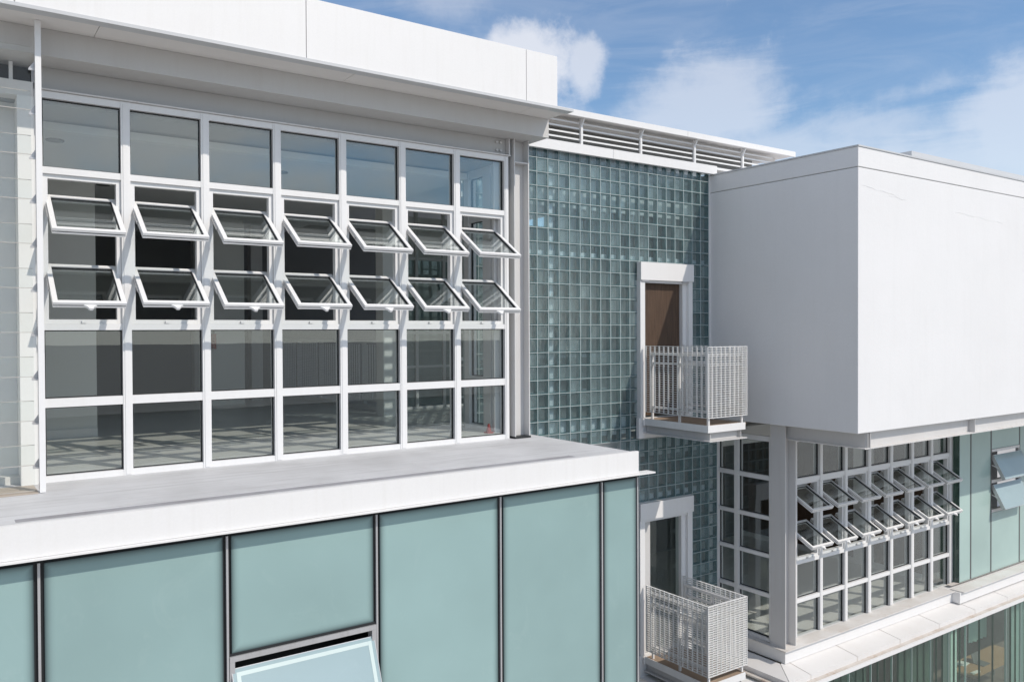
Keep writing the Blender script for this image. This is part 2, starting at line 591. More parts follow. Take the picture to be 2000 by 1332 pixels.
# rooms behind the glass
box('upper_room_floor', 'ifloor', None, -6, 5.86, 8.76, 20, -1.62, -1.31, kind='structure')
box('stair_hall_floor', 'ifloor', None, 5.87, 10.68, 9.75, 20, -1.62, -1.312, kind='structure')
up_ceil = MB().box(-6, 5.86, 9.52, 20, 2.03, 2.5)
up_ceil.build('upper_room_ceiling', 'ceil', None, kind='structure')
box('stair_hall_ceiling', 'ceil', None, 5.865, 10.68, 9.62, 20, 2.42, 2.58, kind='structure')
MB().box(-6, 5.86, 8.80, 9.515, 2.125, 2.2).build('window_bay_ceiling', 'igrey', None, kind='structure')
box('ceiling_trim', 'paper', None, -6, 5.84, 9.40, 9.514, 2.022, 2.10, label='white trim strip running along the ceiling edge behind the top panes', cat='ceiling trim')
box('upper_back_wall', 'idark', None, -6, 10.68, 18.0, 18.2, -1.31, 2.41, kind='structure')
box('upper_west_wall', 'iwall', None, -6.1, -5.9, 8.9, 18.0, -1.31, 2.03, kind='structure')
box('lower_room_floor', 'ifloor', None, 11.06, 16.55, 8.46, 16, -5.34, -5.11, kind='structure')
box('lower_hall_floor', 'ifloor', None, 7.0, 11.05, 9.75, 16, -5.34, -5.112, kind='structure')
box('lower_room_ceiling', 'ceil', None, 4.0, 22, 9.75, 16, -2.05, -1.74, kind='structure')
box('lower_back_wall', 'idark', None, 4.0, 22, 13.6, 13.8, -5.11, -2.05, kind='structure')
box('office_floor', 'carpet', None, 9.0, 30, 7.9, 15, -8.98, -8.78, kind='structure')
box('office_back_wall', 'igrey', None, 9.0, 30, 14.0, 14.2, -8.78, -5.45, kind='structure')
box('office_ceiling', 'ceil', None, 9.0, 30, 8.2, 15, -5.62, -5.45, kind='structure')

# ------------------------------------------------------------------ window walls with pivoting sashes
def make_sash(parent, w, h, fw, dep, handle, mat_glass='glass'):
    """local origin at the middle of the top edge; hangs down -z, outside is -y"""
    mb = MB()
    mb.ring(-w / 2, w / 2, -h, 0, fw, -dep / 2, 0.004)
    mb.ring(-w / 2 + 0.004, w / 2 - 0.004, -h + 0.004, -0.004, fw - 0.006, 0.0042, 0.0118, 1)
    mb.ring(-w / 2 + 0.002, w / 2 - 0.002, -h + 0.002, -0.002, fw - 0.004, 0.012, dep / 2 + 0.008)
    me = mb.mesh('window_sash', ['white', 'black'], (0, 0, 0))
    s = bpy.data.objects.new('window_sash', me)
    col.objects.link(s)
    s.parent = parent
    WL[s.name] = Vector((0, 0, 0))

    def sub(nm, mb2, mats):
        o = bpy.data.objects.new(nm, mb2.mesh(nm, mats, (0, 0, 0)))
        col.objects.link(o)
        o.parent = s
        WL[o.name] = Vector((0, 0, 0))
    sub('pane', MB().box(-w / 2 + fw - 0.008, w / 2 - fw + 0.008, -0.004, 0.004, -h + fw - 0.008, -fw + 0.008), [mat_glass])
    sub('gasket', MB().ring(-w / 2 + fw - 0.001, w / 2 - fw + 0.001, -h + fw - 0.001, -fw + 0.001, 0.007, -0.012, 0.012), ['black'])
    for sx in (-1, 1):
        x = sx * (w / 2 + 0.006)
        sub('stay_arm', MB().box(x - 0.005, x + 0.005, 0.0, 0.02, -h * 0.62, -h * 0.18), ['alu'])
    if handle:
        hb = MB().prism([(-0.055, 0.0, -h + 0.002), (0.055, 0.0, -h + 0.002), (0.028, 0.0, -h - 0.022), (0.014, 0.0, -h - 0.055), (-0.014, 0.0, -h - 0.055), (-0.028, 0.0, -h - 0.022)], (0, 0.022, 0))
        sub('handle', hb, ['white'])
    return s


def window_wall(root, mull, rows, Y, sashes, fw=0.04, depth=0.13, sw_=0.047):
    """mull: list of (x0,x1); rows: list of (z0,z1) of the cross rails top to bottom; the opening between rails 1 and 2 holds the sashes"""
    for (a, b) in mull:
        mb = MB().box(a, b, Y, Y + depth, rows[-1][0], rows[0][1])
        mb.box(a + 0.018, b - 0.018, Y - 0.006, Y, rows[-1][0] + 0.01, rows[0][1] - 0.01)
        mb.build('mullion', 'white', root)
    for (z0, z1) in rows:
        MB().box(mull[0][0] + 0.004, mull[-1][1] - 0.004, Y + 0.006, Y + depth - 0.01, z0, z1).build('cross_rail', 'white', root)
    for i in range(len(mull) - 1):
        x0, x1 = mull[i][1], mull[i + 1][0]
        for r in range(len(rows) - 1):
            z0, z1 = rows[r + 1][1], rows[r][0]
            if r == 1 and sashes:
                mb = MB().ring(x0 + 0.001, x1 - 0.001, z0 + 0.001, z1 - 0.001, fw, Y + 0.03, Y + 0.10)
                mb.build('opening_frame', 'white', root)
                # latch keepers on the bottom rail
                k = MB()
                for q in (0.5,):
                    xx = x0 + (x1 - x0) * q
                    k.box(xx - 0.02, xx + 0.02, Y + 0.004, Y + 0.029, z0 + 0.006, z0 + 0.03)
                k.build('keeper', 'white', root)
                continue
            p = MB().box(x0 - 0.006, x1 + 0.006, Y + 0.055, Y + 0.063, z0 - 0.006, z1 + 0.006).build('pane', 'glass', root)
            MB().ring(x0 + 0.0015, x1 - 0.0015, z0 + 0.0015, z1 - 0.0015, 0.009, Y + 0.045, Y + 0.073).build('gasket', 'black', p)
    if sashes:
        w, h, tilt, dep, tops, dyt, jit = sashes
        for k, zt in enumerate(tops):
            proto = make_sash(root, w, h, sw_, dep, k == len(tops) - 1)
            for i in range(len(mull) - 1):
                s = proto if i == 0 else copy_tree(proto, root)
                xc = (mull[i][1] + mull[i + 1][0]) / 2
                wl_ = Vector((xc, Y + dyt, zt + Z0))
                s.location = wl_ - WL[root.name]
                s.rotation_euler = (-tilt + random.uniform(-jit, jit), 0, 0)


ww = thing('window_wall', 'large white framed window wall above the terrace with two rows of tilted open sashes', 'window wall', (3.35, 8.70, -1.38))
MUL = [(0.75, 0.814), (1.472, 1.554), (2.214, 2.295), (2.954, 3.039), (3.701, 3.786), (4.445, 4.53), (5.188, 5.273), (5.932, 5.992)]
ROWS = [(2.150, 2.213), (1.461, 1.522), (0.023, 0.082), (-0.690, -0.608), (-1.379, -1.320)]
window_wall(ww, MUL, ROWS, 8.645, (0.60, 0.668, rad(55.5), 0.046, (1.272, 0.626), 0.165, 0.022), sw_=0.042)

rw = thing('window_wall', 'white framed lower window wall under the overhanging white box, two rows of sashes open', 'window wall', (13.9, 8.38, -5.12))
MULR = [(11.42, 11.469), (12.088, 12.162), (12.79, 12.872), (13.495, 13.585), (14.197, 14.288), (14.90, 14.992), (15.58, 15.675), (16.285, 16.365)]
ROWSR = [(-1.83, -1.765), (-2.505, -2.43), (-3.835, -3.775), (-4.468, -4.40), (-5.12, -5.05)]
window_wall(rw, MULR, ROWSR, 8.33, (0.565, 0.60, rad(61), 0.05, (-2.632, -3.235), 0.26, 0.012), fw=0.035, sw_=0.036)

# fixed window walls seen edge-on (plane X = const)
def side_wall(root, X, ys, zs, y0, y1):
    for (a, b) in ys:
        MB().box(X, X + 0.12, a, b, zs[-1][0], zs[0][1]).build('mullion', 'white', root)
    for (z0, z1) in zs:
        MB().box(X + 0.006, X + 0.11, y0, y1, z0, z1).build('cross_rail', 'white', root)
    for i in range(len(ys) - 1):
        a, b = ys[i][1], ys[i + 1][0]
        if b - a < 0.05:
            continue
        for r in range(len(zs) - 1):
            z0, z1 = zs[r + 1][1], zs[r][0]
            p = MB().box(X + 0.055, X + 0.063, a - 0.006, b + 0.006, z0 - 0.006, z1 + 0.006).build('pane', 'glass', root)
            g = MB()
            for (u0, u1, v0, v1) in ((a + 0.001, a + 0.01, z0 + 0.001, z1 - 0.001), (b - 0.01, b - 0.001, z0 + 0.001, z1 - 0.001), (a + 0.01, b - 0.01, z0 + 0.001, z0 + 0.01), (a + 0.01, b - 0.01, z1 - 0.01, z1 - 0.001)):
                g.box(X + 0.045, X + 0.073, u0, u1, v0, v1)
            g.build('gasket', 'black', p)


sw = thing('side_window_wall', 'narrow white side window wall seen through the rightmost panes of the upper window wall', 'window wall', (5.9, 9.15, -1.31))
side_wall(sw, 5.86, [(8.785, 8.84), (8.87, 9.05), (9.40, 9.515)], [(2.02, 2.20), (1.44, 1.54), (0.02, 0.10), (-0.70, -0.60), (-1.31, -1.235)], 8.79, 9.51)
sl = thing('side_window_wall', 'fixed white framed windows on the shaded side between the glass blocks and the corner column', 'window wall', (10.95, 9.0, -5.03))
side_wall(sl, 10.93, [(8.43, 8.468), (9.088, 9.172), (9.515, 9.57)], [(-1.80, -1.72), (-2.424, -2.35), (-3.064, -3.0), (-3.672, -3.612), (-4.312, -4.246), (-5.03, -4.966)], 8.435, 9.565)

# ------------------------------------------------------------------ roof canopy over the upper window wall
cn = thing('roof_canopy', 'deep white roof canopy jutting out over the large upper window wall', 'canopy', (2, 8.0, 2.66))
for a, b in ((-6, 0.55), (0.557, 3.028), (3.036, 5.715), (5.723, 6.18)):
    box('fascia_panel', 'fascia', cn, a, b, 7.87, 7.93, 2.70, 3.30)
box('end_panel', 'fascia', cn, 6.12, 6.178, 7.932, 13.0, 2.70, 3.298)
box('roof_sheet', 'cap', cn, -6, 6.118, 7.932, 13.0, 3.20, 3.27)
box('drip_edge', 'cap', cn, -6, 6.42, 7.855, 7.98, 2.668, 2.698)
for a, b in ((-6, 1.2), (1.205, 3.6), (3.605, 5.90), (5.905, 6.40)):
    box('soffit_panel', 'soffit', cn, a, b, 7.985, 8.50, 2.676, 2.696)
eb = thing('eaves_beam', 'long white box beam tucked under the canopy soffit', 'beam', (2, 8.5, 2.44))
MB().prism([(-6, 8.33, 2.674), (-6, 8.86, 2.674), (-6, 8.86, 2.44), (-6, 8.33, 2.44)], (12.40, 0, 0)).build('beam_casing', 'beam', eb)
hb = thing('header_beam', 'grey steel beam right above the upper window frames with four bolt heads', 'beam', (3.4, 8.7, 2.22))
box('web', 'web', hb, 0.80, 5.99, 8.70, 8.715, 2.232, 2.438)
box('bottom_flange', 'steelrust', hb, 0.80, 6.02, 8.625, 8.79, 2.217, 2.230)
box('end_plate', 'steel', hb, 5.992, 6.012, 8.63, 8.78, 2.232, 2.438)
for bx in (5.845, 5.905):
    for bz in (2.285, 2.385):
        MB().tube((bx, 8.699, bz), (bx, 8.675, bz), 0.017, 10).build('bolt_head', 'steel', hb)

sc = thing('steel_column', 'tall white steel H column between the upper window wall and the glass blocks', 'column', (6.17, 8.72, -1.38))
box('flange', 'steel', sc, 6.05, 6.064, 8.60, 8.86, -1.38, 2.438)
box('flange', 'steel', sc, 6.272, 6.286, 8.60, 8.86, -1.38, 2.438)
box('web', 'steel', sc, 6.0645, 6.2715, 8.715, 8.73, -1.38, 2.438)
box('stiffener', 'steel', sc, 6.0645, 6.2715, 8.605, 8.7145, 2.14, 2.155)
box('base_sealant', 'black', sc, 6.045, 6.292, 8.59, 8.87, -1.382, -1.355)

# ------------------------------------------------------------------ left glass louvre screen and the wall behind it
gs = thing('louvre_screen', 'screen of overlapping clear glass louvres held by a white post at the left', 'screen', (0.0, 8.2, -1.38))
pm = MB().box(0.718, 0.764, 8.13, 8.165, -1.375, 2.674)
pm.build('post', 'white', gs)
box('post_plate', 'steel', gs, 0.722, 0.734, 8.1655, 8.26, -1.36, 2.60)
for k in range(11):
    zc = 1.21 - 0.38 * (k - 3)
    if -1.3 < zc < 2.5:
        box('slat_bracket', 'alu', gs, 0.672, 0.7215, 8.17, 8.19, zc - 0.10, zc - 0.085)
        MB().prism([(0.672, 8.19, zc - 0.085), (0.7215, 8.19, zc - 0.085), (0.7215, 8.19, zc - 0.01)], (0, 0.012, 0)).build('slat_bracket', 'alu', gs)
for k in range(10):
    zt = 2.462 - 0.382 * k
    zb = zt - 0.545
    if zb < -1.36:
        zb = -1.36
    y0, y1 = 8.235, 8.195
    MB().prism([(-6, y1, zb), (-6, y1 + 0.006, zb), (-6, y0 + 0.006, zt), (-6, y0, zt)], (6.69, 0, 0)).build('glass_slat', 'slat', gs)
    MB().box(-6, 0.69, y0, y0 + 0.006, zt + 0.0005, zt + 0.006).build('slat_edge', 'slatedge', gs)
    MB().box(-6, 0.69, y1, y1 + 0.006, zb - 0.006, zb - 0.0005).build('slat_edge', 'slatedge', gs)
pw = thing('pier_wall', 'white pier and recessed white wall behind the glass louvres at far left', 'wall', (0, 8.9, -1.38))
box('pier', 'iwall', pw, 0.615, 0.745, 8.60, 8.95, -1.378, 2.13)
box('wall_face', 'iwall', pw, -6, 0.614, 8.93, 9.1, -1.378, 2.13)
box('lintel', 'curbtop', pw, -6, 0.745, 8.62, 8.95, 2.131, 2.265)
box('dark_recess_fill', 'black', pw, -6, 0.745, 8.80, 8.85, 2.2655, 2.437)  # black slab standing in for the darkness inside the opening
box('window_bar', 'white', pw, 0.56, 0.59, 8.66, 8.70, 2.2655, 2.437)
box('stain', 'deckstain', None, -3.5, 0.71, 8.12, 8.58, -1.379, -1.374, label='brown dirt stain on the terrace floor at the foot of the glass louvres', cat='stain')

# ------------------------------------------------------------------ roof terrace and its white edge band
rt = thing('roof_terrace', 'pale grey roof terrace with white edge band in front of the upper window wall', 'terrace', (1, 7.8, -1.62))
d = MB()
d.box(-6, 6.48, 7.115, 9.42, -1.60, -1.38)
d.box(-6, 6.48, 6.87, 6.975, -1.60, -1.38)
d.box(-6, 0.46, 6.9752, 7.1148, -1.60, -1.3802)
d.box(5.72, 6.48, 6.9752, 7.1148, -1.60, -1.3802)
d.build('deck', 'deck', rt)
box('drain_channel', 'channel', rt, 0.46, 5.72, 6.9755, 7.1145, -1.60, -1.3835)
box('edge_band', 'fascia', rt, -6, 6.51, 6.825, 6.868, -1.618, -1.368)
box('side_band', 'fascia', rt, 6.482, 6.51, 6.8685, 9.42, -1.618, -1.39)
box('drip_flange', 'fascia', rt, -6, 6.74, 6.79, 6.93, -1.636, -1.6205)
box('edge_gasket', 'black', rt, 6.5105, 6.55, 7.0, 8.35, -1.42, -1.40)

# ------------------------------------------------------------------ teal glass facade below the terrace
ff = thing('glass_facade', 'facade of tall frosted teal glass panels below the white terrace band', 'facade', (3, 7.0, -9))
J = [-2.12, -0.76, 0.599, 1.957, 3.313, 4.695, 6.06, 6.60]
box('header_strip', 'black', ff, -6, 6.60, 6.963, 7.02, -1.71, -1.6365)
box('header_trim', 'black', ff, -6, 6.60, 6.925, 6.954, -1.668, -1.656)
for i, x in enumerate(J):
    last = i == len(J) - 1
    w = 0.05
    MB().box(x - w, x + (0.0 if last else w), 6.962, 7.03, -9, -1.7105).build('mullion_gasket', 'black', ff)
    MB().box(x - 0.009, x + 0.009, 6.935, 6.961, -9, -1.69).build('mullion_strip', 'alu', ff)
for i in range(len(J) - 1):
    a, b = J[i] + 0.034, J[i + 1] - (0.02 if i == len(J) - 2 else 0.034)
    if i == 3:
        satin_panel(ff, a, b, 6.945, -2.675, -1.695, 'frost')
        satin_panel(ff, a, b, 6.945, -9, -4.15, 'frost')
        fr = MB()
        fr.box(J[i] + 0.0135, J[i + 1] - 0.0135, 6.928, 7.02, -2.745, -2.70)
        fr.box(J[i] + 0.0135, J[i] + 0.055, 6.93, 7.018, -4.12, -2.7455)
        fr.box(J[i + 1] - 0.055, J[i + 1] - 0.0135, 6.93, 7.018, -4.12, -2.7455)
        fr.box(J[i] + 0.0135, J[i + 1] - 0.0135, 6.928, 7.02, -4.148, -4.1205)
        fr.build('opening_frame', 'alu', ff)
        box('opening_gasket', 'black', ff, J[i] + 0.0135, J[i + 1] - 0.0135, 6.946, 7.0, -2.699, -2.6755)
        box('dark_backing', 'black', ff, J[i] - 0.3, J[i + 1] + 0.9, 7.6, 7.62, -4.12, -2.7455)  # black sheet standing in for the unlit interior behind the open sash
        # the open sash, hinged at its top edge
        W, H = J[i + 1] - J[i] - 0.07, 1.25
        ms = MB().box(-W / 2, W / 2, -0.012, 0.0, -H, 0)
        s = bpy.data.objects.new('window_sash', ms.mesh('window_sash', ['frostsash'], (0, 0, 0)))
        col.objects.link(s)
        s.parent = ff
        wloc = Vector(((J[i] + J[i + 1]) / 2, 6.955, -2.815 + Z0))
        s.location = wloc - WL[ff.name]
        s.rotation_euler = (rad(-23), 0, 0)
        for nm, mb2, mm in (('sash_rim', MB().ring(-W / 2 + 0.03, W / 2 - 0.03, -H + 0.03, -0.03, 0.034, -0.0145, -0.0125), 'frostrim'),
                            ('sash_frame', MB().ring(-W / 2 - 0.006, W / 2 + 0.006, -H - 0.006, 0.006, 0.0055, -0.014, 0.03), 'alu')):
            o = bpy.data.objects.new(nm, mb2.mesh(nm, [mm], (0, 0, 0)))
            col.objects.link(o)
            o.parent = s
    else:
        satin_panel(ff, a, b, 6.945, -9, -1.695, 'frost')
box('end_return', 'black', ff, 6.601, 6.63, 6.97, 9.3, -9, -1.6365)

# ------------------------------------------------------------------ glass block walls
bm_ = MB()
hw, hd, rim = 0.0940, 0.04, 0.010
# hollow block: four thick side walls, a front and a back face
bm_.box(-hw, -hw + rim, -hd, hd, -hw, hw, 0)
bm_.box(hw - rim, hw, -hd, hd, -hw, hw, 0)
bm_.box(-hw + rim, hw - rim, -hd + 0.0008, hd - 0.0008, -hw, -hw + rim, 0)
bm_.box(-hw + rim, hw - rim, -hd + 0.0008, hd - 0.0008, hw - rim, hw, 0)
bm_.poly([(-hw + rim, -hd + 0.004, -hw + rim), (hw - rim, -hd + 0.004, -hw + rim), (hw - rim, -hd + 0.004, hw - rim), (-hw + rim, -hd + 0.004, hw - rim)], 1)
bm_.poly([(-hw + rim, hd - 0.004, -hw + rim), (-hw + rim, hd - 0.004, hw - rim), (hw - rim, hd - 0.004, hw - rim), (hw - rim, hd - 0.004, -hw + rim)], 1)
BLOCK = bm_.mesh('glass_block', ['blockrim', 'blockface'], (0, 0, 0))
YG = 9.50


def block_wall(root, x_edges, z_edges, hole, limit, score):
    cells = []
    for i in range(len(x_edges) - 1):
        for k in range(len(z_edges) - 1):
            xc, zc = (x_edges[i] + x_edges[i + 1]) / 2, (z_edges[k] + z_edges[k + 1]) / 2
            if hole[0] < xc < hole[1] and hole[2] < zc < hole[3]:
                continue
            cells.append((xc, zc))
    cells.sort(key=lambda c: score(*c))
    for xc, zc in cells[:limit]:
        place('glass_block', BLOCK, root, xc, YG + hd, zc)
    rest = MB()
    for xc, zc in cells[limit:]:
        b = len(rest.v)
        rest.v += [(x + xc, y + YG + hd, z + zc) for x, y, z in bm_.v]
        rest.f += [tuple(b + q for q in f) for f in bm_.f]
        rest.mi += bm_.mi
    if rest.v:
        rest.build('glass_block_field', ['blockrim', 'blockface'], root, kind='stuff')
    g = MB()
    j = 0.0046
    x0, x1, z0, z1 = x_edges[0], x_edges[-1], z_edges[0], z_edges[-1]
    for x in x_edges:
        segs = [(z0, z1)]
        if hole[0] + 0.01 < x < hole[1] - 0.01:
            segs = [(z0, hole[2]), (hole[3], z1)]
        for a, b in segs:
            if b - a > 0.01:
                g.box(x - j, x + j, YG - 0.002, YG + 0.07, a, b)
    for z in z_edges:
        segs = [(x0, x1)]
        if hole[2] + 0.01 < z < hole[3] - 0.01:
            segs = [(x0, hole[0]), (hole[1], x1)]
        for a, b in segs:
            if b - a > 0.01:
                g.box(a, b, YG - 0.0035, YG + 0.073, z - j * 0.85, z + j * 0.85)
    g.build('mortar_joints', 'mortar', root)


gb = thing('glass_block_wall', 'tall wall of teal glass blocks around the brown door, right of the upper window wall', 'glass block wall', (8.3, 9.54, -1.72))
XE = [5.88 + 0.2 * k for k in range(25)]
ZE = [-1.72 + 0.2 * k for k in range(23)]
block_wall(gb, XE, ZE, (9.08, 10.28, -1.72, 1.08), 300, lambda x, z: (x < 6.88, math.hypot(x, 9.5) + 0.3 * abs(z) + (1.5 if z > 2.5 or z < -1.5 else 0)))
gl = thing('glass_block_wall', 'darker wall of glass blocks in shade below the upper balcony, around the lower doorway', 'glass block wall', (9.9, 9.54, -5.32))
XE2 = [8.68 + 0.2 * k for k in range(12)]
ZE2 = [-5.32 + 0.2 * k for k in range(19)]
XE2 = [x for x in XE2 if x < 10.9]
block_wall(gl, XE2, ZE2[:-1] + [-1.725], (9.08, 10.28, -5.32, -2.72), 300, lambda x, z: 0)
box('end_trim', 'white', gl, 10.886, 10.90, 9.49, 9.58, -5.32, -1.73)
box('end_trim', 'white', gb, 10.686, 10.712, 9.485, 9.58, -1.48, 2.60)

# stair hall behind the blocks
sh = thing('stair_hall', 'white steel posts and beams of the stair hall showing dimly through the glass blocks', 'stair hall', (8.5, 10, -5))
for x in (7.40, 11.02 - 0.13):
    box('post', 'white', sh, x - 0.04, x + 0.04, 9.585, 9.66, -5.1, 2.40)
for a, b in ((5.99, 7.355), (7.445, 10.70)):
    box('edge_beam', 'white', sh, a, b, 9.586, 9.655, 1.085, 1.165)
for a, b in ((8.7, 10.84),):
    box('edge_beam', 'white', sh, a, b, 9.586, 9.655, -2.715, -2.635)
box('landing_edge', 'white', sh, 5.99, 7.355, 9.586, 9.655, -1.62, -1.315)
box('landing_edge', 'white', sh, 7.445, 8.95, 9.586, 9.655, -1.62, -1.315)
box('hand_rail', 'white', sh, 5.99, 8.95, 9.95, 9.99, -0.42, -0.37)
box('hand_rail', 'white', sh, 5.99, 8.95, 9.95, 9.99, -0.95, -0.92)
box('wood_panel', 'wood', sh, 8.7, 10.66, 10.5, 10.55, 1.21, 2.02)
box('wood_panel', 'wood', sh, 10.25, 10.66, 10.5, 10.55, -1.31, 1.08)
box('bulkhead', 'iwall', sh, 5.99, 10.66, 9.80, 9.86, 1.86, 2.415)
box('hall_wall', 'iwall', sh, 6.3, 10.66, 13.0, 13.1, -1.31, 2.02)
box('hall_wall', 'igrey', sh, 7.0, 10.7, 12.0, 12.1, -5.1, -2.06)

# ------------------------------------------------------------------ louvred roof edge above the glass blocks
lr = thing('louvred_roof', 'white flat roof edge with horizontal louvre blades and short posts above the glass blocks', 'roof', (9, 9.4, 2.6))
for a, b in ((5.0, 7.46), (7.466, 9.97), (9.976, 12.76)):
    box('fascia_panel', 'fascia', lr, a, b, 9.30, 9.34, 3.112, 3.200)
box('roof_slab', 'soffit', lr, 5.0, 12.75, 9.341, 13, 3.125, 3.19)
box('inner_beam', 'soffit', lr, 5.0, 12.60, 9.62, 9.68, 3.02, 3.1245)
for x in (6.65, 7.85, 9.05, 10.26, 11.46):
    box('post', 'white', lr, x - 0.018, x + 0.018, 9.41, 9.445, 2.741, 3.1245)
    MB().prism([(x - 0.012, 9.342, 3.1242), (x - 0.012, 9.409, 3.1242), (x - 0.012, 9.409, 3.02)], (0.024, 0, 0)).build('bracket', 'white', lr)
for z in (2.815, 2.895, 2.975, 3.055):
    MB().prism([(5.2, 9.447, z - 0.012), (5.2, 9.50, z + 0.006), (5.2, 9.50, z + 0.016), (5.2, 9.447, z + 0.012)], (7.1, 0, 0)).build('louvre_blade', 'white', lr)
for a, b in ((5.9, 8.45), (8.456, 10.775)):
    box('lower_fascia', 'fascia', lr, a, b, 9.395, 9.46, 2.60, 2.74)
box('ledge', 'white', lr, 5.9, 12.3, 9.461, 9.75, 2.70, 2.738)
box('back_panel', 'igrey', lr, 5.2, 12.3, 9.90, 9.93, 2.74, 3.1245)

# ------------------------------------------------------------------ doors
ud = thing('door', 'brown wooden door in a white frame opening onto the upper balcony', 'door', (9.6, 9.5, -1.38))
box('lintel_panel', 'fascia', ud, 9.023, 10.211, 9.395, 9.49, 0.785, 1.063)
box('jamb', 'white', ud, 9.03, 9.13, 9.42, 9.56, -1.38, 0.784)
box('jamb', 'white', ud, 10.11, 10.205, 9.42, 9.58, -1.38, 0.784)
box('door_stop', 'white', ud, 10.02, 10.109, 9.47, 9.60, -1.38, 0.75)
box('head_rail', 'white', ud, 9.1305, 10.1095, 9.44, 9.50, 0.745, 0.7835)
box('closer_bracket', 'alu', ud, 9.05, 9.22, 9.40, 9.438, 0.765, 0.7845)
box('closer_bracket', 'alu', ud, 9.96, 10.10, 9.40, 9.438, 0.765, 0.7845)
leaf = box('door_leaf', 'wood', ud, 9.131, 10.005, 9.53, 9.57, -1.36, 0.742)
hn = MB().box(9.80, 9.95, 9.485, 9.50, -0.335, -0.315)
hn.box(9.925, 9.95, 9.501, 9.5295, -0.335, -0.315)
hn.build('handle', 'black', leaf)
box('threshold_plate', 'white', ud, 9.0, 10.21, 9.43, 9.49, -1.70, -1.3805)
ld = thing('door', 'grey framed glass doorway with white lintel onto the lower balcony', 'door', (9.6, 9.5, -5.12))
box('lintel_panel', 'fascia', ld, 9.0, 10.20, 9.395, 9.49, -2.985, -2.722)
box('jamb', 'white', ld, 9.012, 9.118, 9.42, 9.56, -5.12, -2.986)
box('jamb', 'white', ld, 10.085, 10.19, 9.42, 9.58, -5.12, -2.986)
box('door_stop', 'white', ld, 9.985, 10.084, 9.47, 9.60, -5.12, -3.01)
box('door_stile', 'steel', ld, 9.119, 9.305, 9.50, 9.56, -5.12, -3.01)
box('head_rail', 'white', ld, 9.1185, 10.084, 9.44, 9.50, -3.03, -2.9865)
box('glass_leaf', 'greenglass', ld, 9.306, 9.98, 9.53, 9.538, -5.10, -3.03)
box('threshold_plate', 'white', ld, 9.0, 10.20, 9.43, 9.49, -5.45, -5.1205)

# ------------------------------------------------------------------ balconies
bc = thing('balcony', 'small upper balcony with a cage of white grating below the white box', 'balcony', (9.5, 8.75, -1.62), 'balconies on the glass block wall')
BX0, BX1, BY0, BY1 = 9.08, 9.935, 8.09, 9.385
box('platform', 'tread', bc, BX0 + 0.012, BX1 - 0.012, BY0 + 0.012, BY1, -1.41, -1.385)
e = MB()
e.box(BX0, BX1 - 0.04, BY0, BY0 + 0.0115, -1.485, -1.38)
e.box(BX0, BX0 + 0.0115, BY0 + 0.0118, BY1, -1.4845, -1.3805)
e.box(BX1 - 0.0515, BX1 - 0.04, BY0 + 0.0118, BY1, -1.4845, -1.3805)
e.build('edge_channel', 'white', bc)
e = MB()
e.box(BX0 + 0.075, BX0 + 0.085, BY0 + 0.03, BY1 + 0.03, -1.60, -1.4855)
e.box(BX1 - 0.11, BX1 - 0.10, BY0 + 0.03, BY1 + 0.03, -1.60, -1.4855)
e.box(BX0 + 0.0855, BX1 - 0.1105, BY0 + 0.09, BY0 + 0.10, -1.60, -1.4855)
e.box(BX0 + 0.0, BX1 - 0.035, BY0 - 0.03, BY1 + 0.03, -1.615, -1.6005)
e.build('support_beam', 'steel', bc)
box('wall_plate', 'white', bc, BX0 - 0.02, BX1, BY1 + 0.001, BY1 + 0.03, -1.50, -1.4)


def grating(axis, c, a, b, z0, z1):
    """welded grating panel in a plane axis=c running from a to b, 31 flat bars and cross bars"""
    g = MB()
    dp = 0.0148
    nz = 31
    for k in range(nz):
        z = z0 + (z1 - z0) * k / (nz - 1)
        th = 0.004 if k in (0, nz - 1) else 0.0023
        if axis == 'x':
            g.box(c - dp, c + dp, a, b, z - th, z + th)
        else:
            g.box(a, b, c - dp, c + dp, z - th, z + th)
    n = max(2, round((b - a) / 0.099))
    for k in range(n + 1):
        q = a + (b - a) * k / n
        q0, q1 = q - 0.0035, q + 0.0035
        if axis == 'x':
            g.box(c - dp + 0.001, c + dp - 0.001, q0, q1, z0 - 0.006, z1 + 0.006)
        else:
            g.box(q0, q1, c - dp + 0.001, c + dp - 0.001, z0 - 0.006, z1 + 0.006)
    return g


GZ0, GZ1 = -1.272, -0.252
for ax, c, a, b in (('x', BX0 + 0.013, BY0 + 0.03, BY1 - 0.02), ('x', BX1 - 0.013, BY0 + 0.03, BY1 - 0.02), ('y', BY0 + 0.013, BX0 + 0.0, BX1 - 0.0)):
    grating(ax, c, a, b, GZ0, GZ1).build('grating_panel', 'grating', bc, kind='stuff')
for x, y in ((BX0 + 0.045, 9.27), (BX0 + 0.045, 8.70), (BX0 + 0.045, 8.14), (BX1 - 0.085, 8.14), (BX1 - 0.085, 8.70), (BX1 - 0.085, 9.27)):
    box('post', 'white', bc, x - 0.0, x + 0.03, y - 0.015, y + 0.015, -1.3845, -0.385)
for x in (BX0 + 0.04, BX1 - 0.09):
    box('hand_rail', 'white', bc, x, x + 0.04, 8.12, 9.29, -0.384, -0.345)
    box('mid_rail', 'white', bc, x + 0.005, x + 0.035, 8.1555, 9.25, -0.53, -0.50)
    box('bottom_rail', 'white', bc, x + 0.005, x + 0.035, 8.1555, 9.25, -1.21, -1.18)
box('hand_rail', 'white', bc, BX0 + 0.0805, BX1 - 0.0905, 8.125, 8.16, -0.383, -0.346)
box('mid_rail', 'white', bc, BX0 + 0.0755, BX1 - 0.0855, 8.13, 8.155, -0.53, -0.50)
lb = copy_tree(bc, None)
lb.location.z -= 3.747
lb['label'] = 'small lower balcony with a cage of grey grating at the glass doorway'

